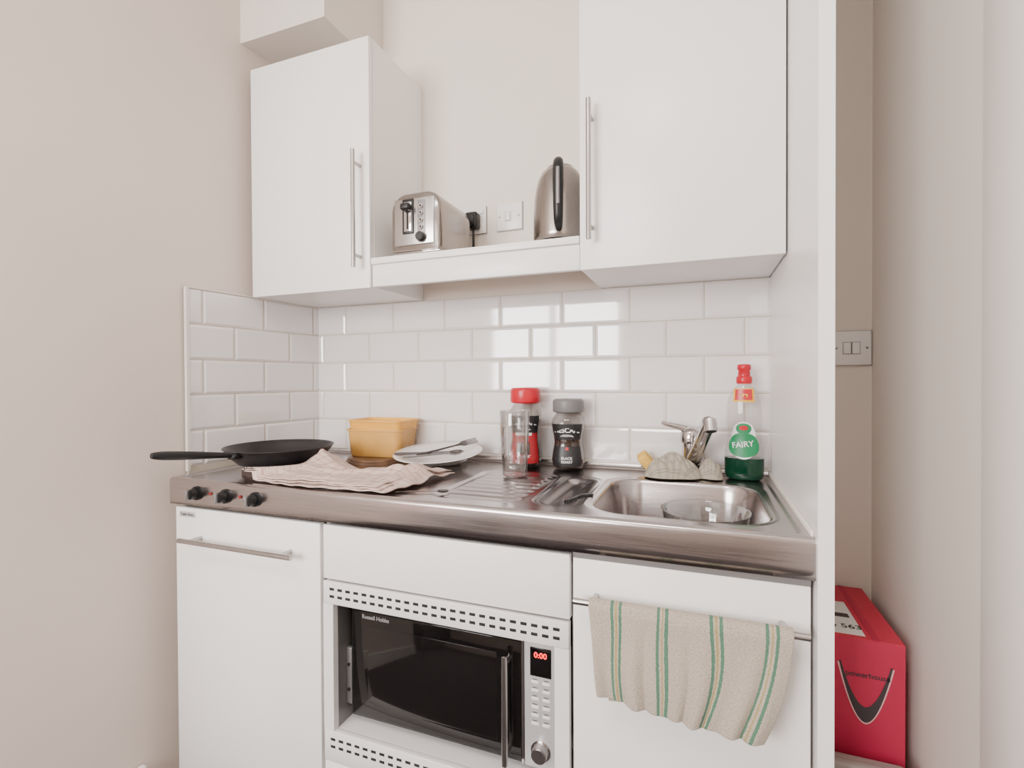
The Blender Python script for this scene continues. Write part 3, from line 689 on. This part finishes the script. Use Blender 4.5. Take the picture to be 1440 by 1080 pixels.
bo+= [strip('label_white',.055,.150,.80,LABW,.0008,'oval'),strip('label_green',.060,.122,.95,LABG,.0014,'oval'),strip('label_green_leaf',.118,.146,.45,LABG,.0016,'oval'),strip('label_red',.128,.140,.25,REDP,.0022,'oval'),strip('cap_tag_yellow',.200,.234,.7,mat('tag_yellow',(.80,.45,.02),.4),.0012),strip('cap_tag_red',.205,.232,.55,REDP,.002)]
bo.append(text('tag_text','-H',.020,Matrix.Translation((bc[0],bc[1],bc[2]+.218))@Matrix.Rotation(br,4,'Z')@Matrix.Translation((0,-.0245,0))@Matrix.Rotation(radians(70),4,'X'),mat('tag_yellow_text',(.85,.55,.05),.4),bend=.05))
bo.append(text('brand_text','FAIRY',.020,Matrix.Translation((bc[0],bc[1],bc[2]+.092))@Matrix.Rotation(br,4,'Z')@Matrix.Translation((-.002,-.0285,0))@Matrix.Rotation(radians(90),4,'X')@Matrix.Rotation(.14,4,'Z'),LABW,bend=.07))
group('dish_soap_bottle',bo)

# ------------------------------------------------------------------ plug chain
ch=[]
for k in range(30):
    t=k/29; x=1.040+.060*t; y=-.395+.030*t+.006*sin(t*5)+.0025*(-1)**k
    bm=bmesh.new(); bmesh.ops.create_icosphere(bm,subdivisions=2,radius=.0027); bmesh.ops.translate(bm,vec=(x,y,tz(x,y)+.0028),verts=bm.verts)
    me=bpy.data.meshes.new('bead'); bm.to_mesh(me); bm.free(); ch.append(link(me,'bead',BLK if k%2 else GREYM,True))
join('sink_plug_chain',ch)

# ------------------------------------------------------------------ red carton on the floor
bx=[box('carton',(1.545,-.300,0),(1.703,-.015,.630),BOXR,.002),box('carton_top',(1.546,-.299,.630),(1.702,-.016,.632),BOXT),
    box('top_label',(1.556,-.285,.632),(1.640,-.120,.6325),LABW),box('tape',(1.650,-.30,.6325),(1.662,-.016,.633),BOXR)]
bx.append(text('label_text','C34 563',.026,Matrix.Translation((1.598,-.250,.6328)),BLK))
bx+= [box('label_bar',(1.566,-.205,.6326),(1.632,-.185,.6329),INK),box('label_bar_b',(1.566,-.165,.6326),(1.610,-.150,.6329),INK)]
def arc(w,top,bot,th):
    o=[];n=30
    for i in range(n+1):
        t=i/n*2-1; o.append((w*t,bot+(top-bot)*abs(t)**1.9))
    for i in range(n,-1,-1):
        t=i/n*2-1; o.append((w*t*.93,bot+(top-bot)*abs(t)**1.9+th*(1-t*t)+.001))
    return o
bx.append(flat('logo_arc',arc(.046,.052,-.066,.030),0,.0006,FR(1.636,-.3002,.531),INK)); bx.append(flat('logo_arc_edge',[(x*1.03,y-.003) for x,y in arc(.047,.052,-.066,.032)],0,.0003,FR(1.636,-.3002,.531),mat('logo_pink',(.75,.45,.45),.5)))
bx.append(text('carton_text','powerhouse',.015,FR(1.640,-.3006,.560),INK))
group('cardboard_box',bx)
group('paper_bag',[box('bag',(1.55,-.42,0),(1.70,-.31,.405),mat('grey_card',(.42,.37,.35),.7),.012,3),box('bag_fold',(1.555,-.375,.403),(1.695,-.355,.422),mat('grey_card_dark',(.35,.31,.29),.7),.004)])

# ------------------------------------------------------------------ lights
def area(name,loc,rot,sx,sy_,e,col=(1,1,1)):
    l=bpy.data.lights.new(name,'AREA'); l.shape='RECTANGLE'; l.size=sx; l.size_y=sy_; l.energy=e; l.color=col
    o=bpy.data.objects.new(name,l); o.location=loc; o.rotation_euler=rot; COL.objects.link(o); return o
area('window_daylight',((wx0+wx1)/2,YB-.12,(wz0+wz1)/2),(radians(90),0,0),wx1-wx0,wz1-wz0,150,(1,.985,.97))
area('added_fill_light',(1.0,-1.9,CEILZ-.03),(0,0,0),.5,.5,19,(1,.96,.92))  # unseen overhead fill, added to lift the bounce light in the room
w=bpy.data.worlds.new('world'); SC.world=w; w.use_nodes=True
w.node_tree.nodes['Background'].inputs[0].default_value=(.9,.95,1,1); w.node_tree.nodes['Background'].inputs[1].default_value=1.2

# ------------------------------------------------------------------ camera
cx,cy,cz,yw,pt,rl,f,sh=1.3249,-1.4776,1.1598,.3607,-.0107,-.0049,699.34,-.2578
fw=np.array([-sin(yw)*cos(pt),cos(yw)*cos(pt),sin(pt)]); ri=np.array([cos(yw),sin(yw),0.]); up=np.cross(ri,fw)
r2=ri*cos(rl)+up*sin(rl); u2=-ri*sin(rl)+up*cos(rl)
cam=bpy.data.cameras.new("camera"); co=bpy.data.objects.new("camera",cam); COL.objects.link(co)
co.matrix_world=Matrix(((r2[0],u2[0],-fw[0],cx),(r2[1],u2[1],-fw[1],cy),(r2[2],u2[2],-fw[2],cz),(0,0,0,1)))
cam.sensor_width=36; cam.lens=36*f/1440; cam.shift_y=sh/1440; cam.clip_start=.02
SC.camera=co
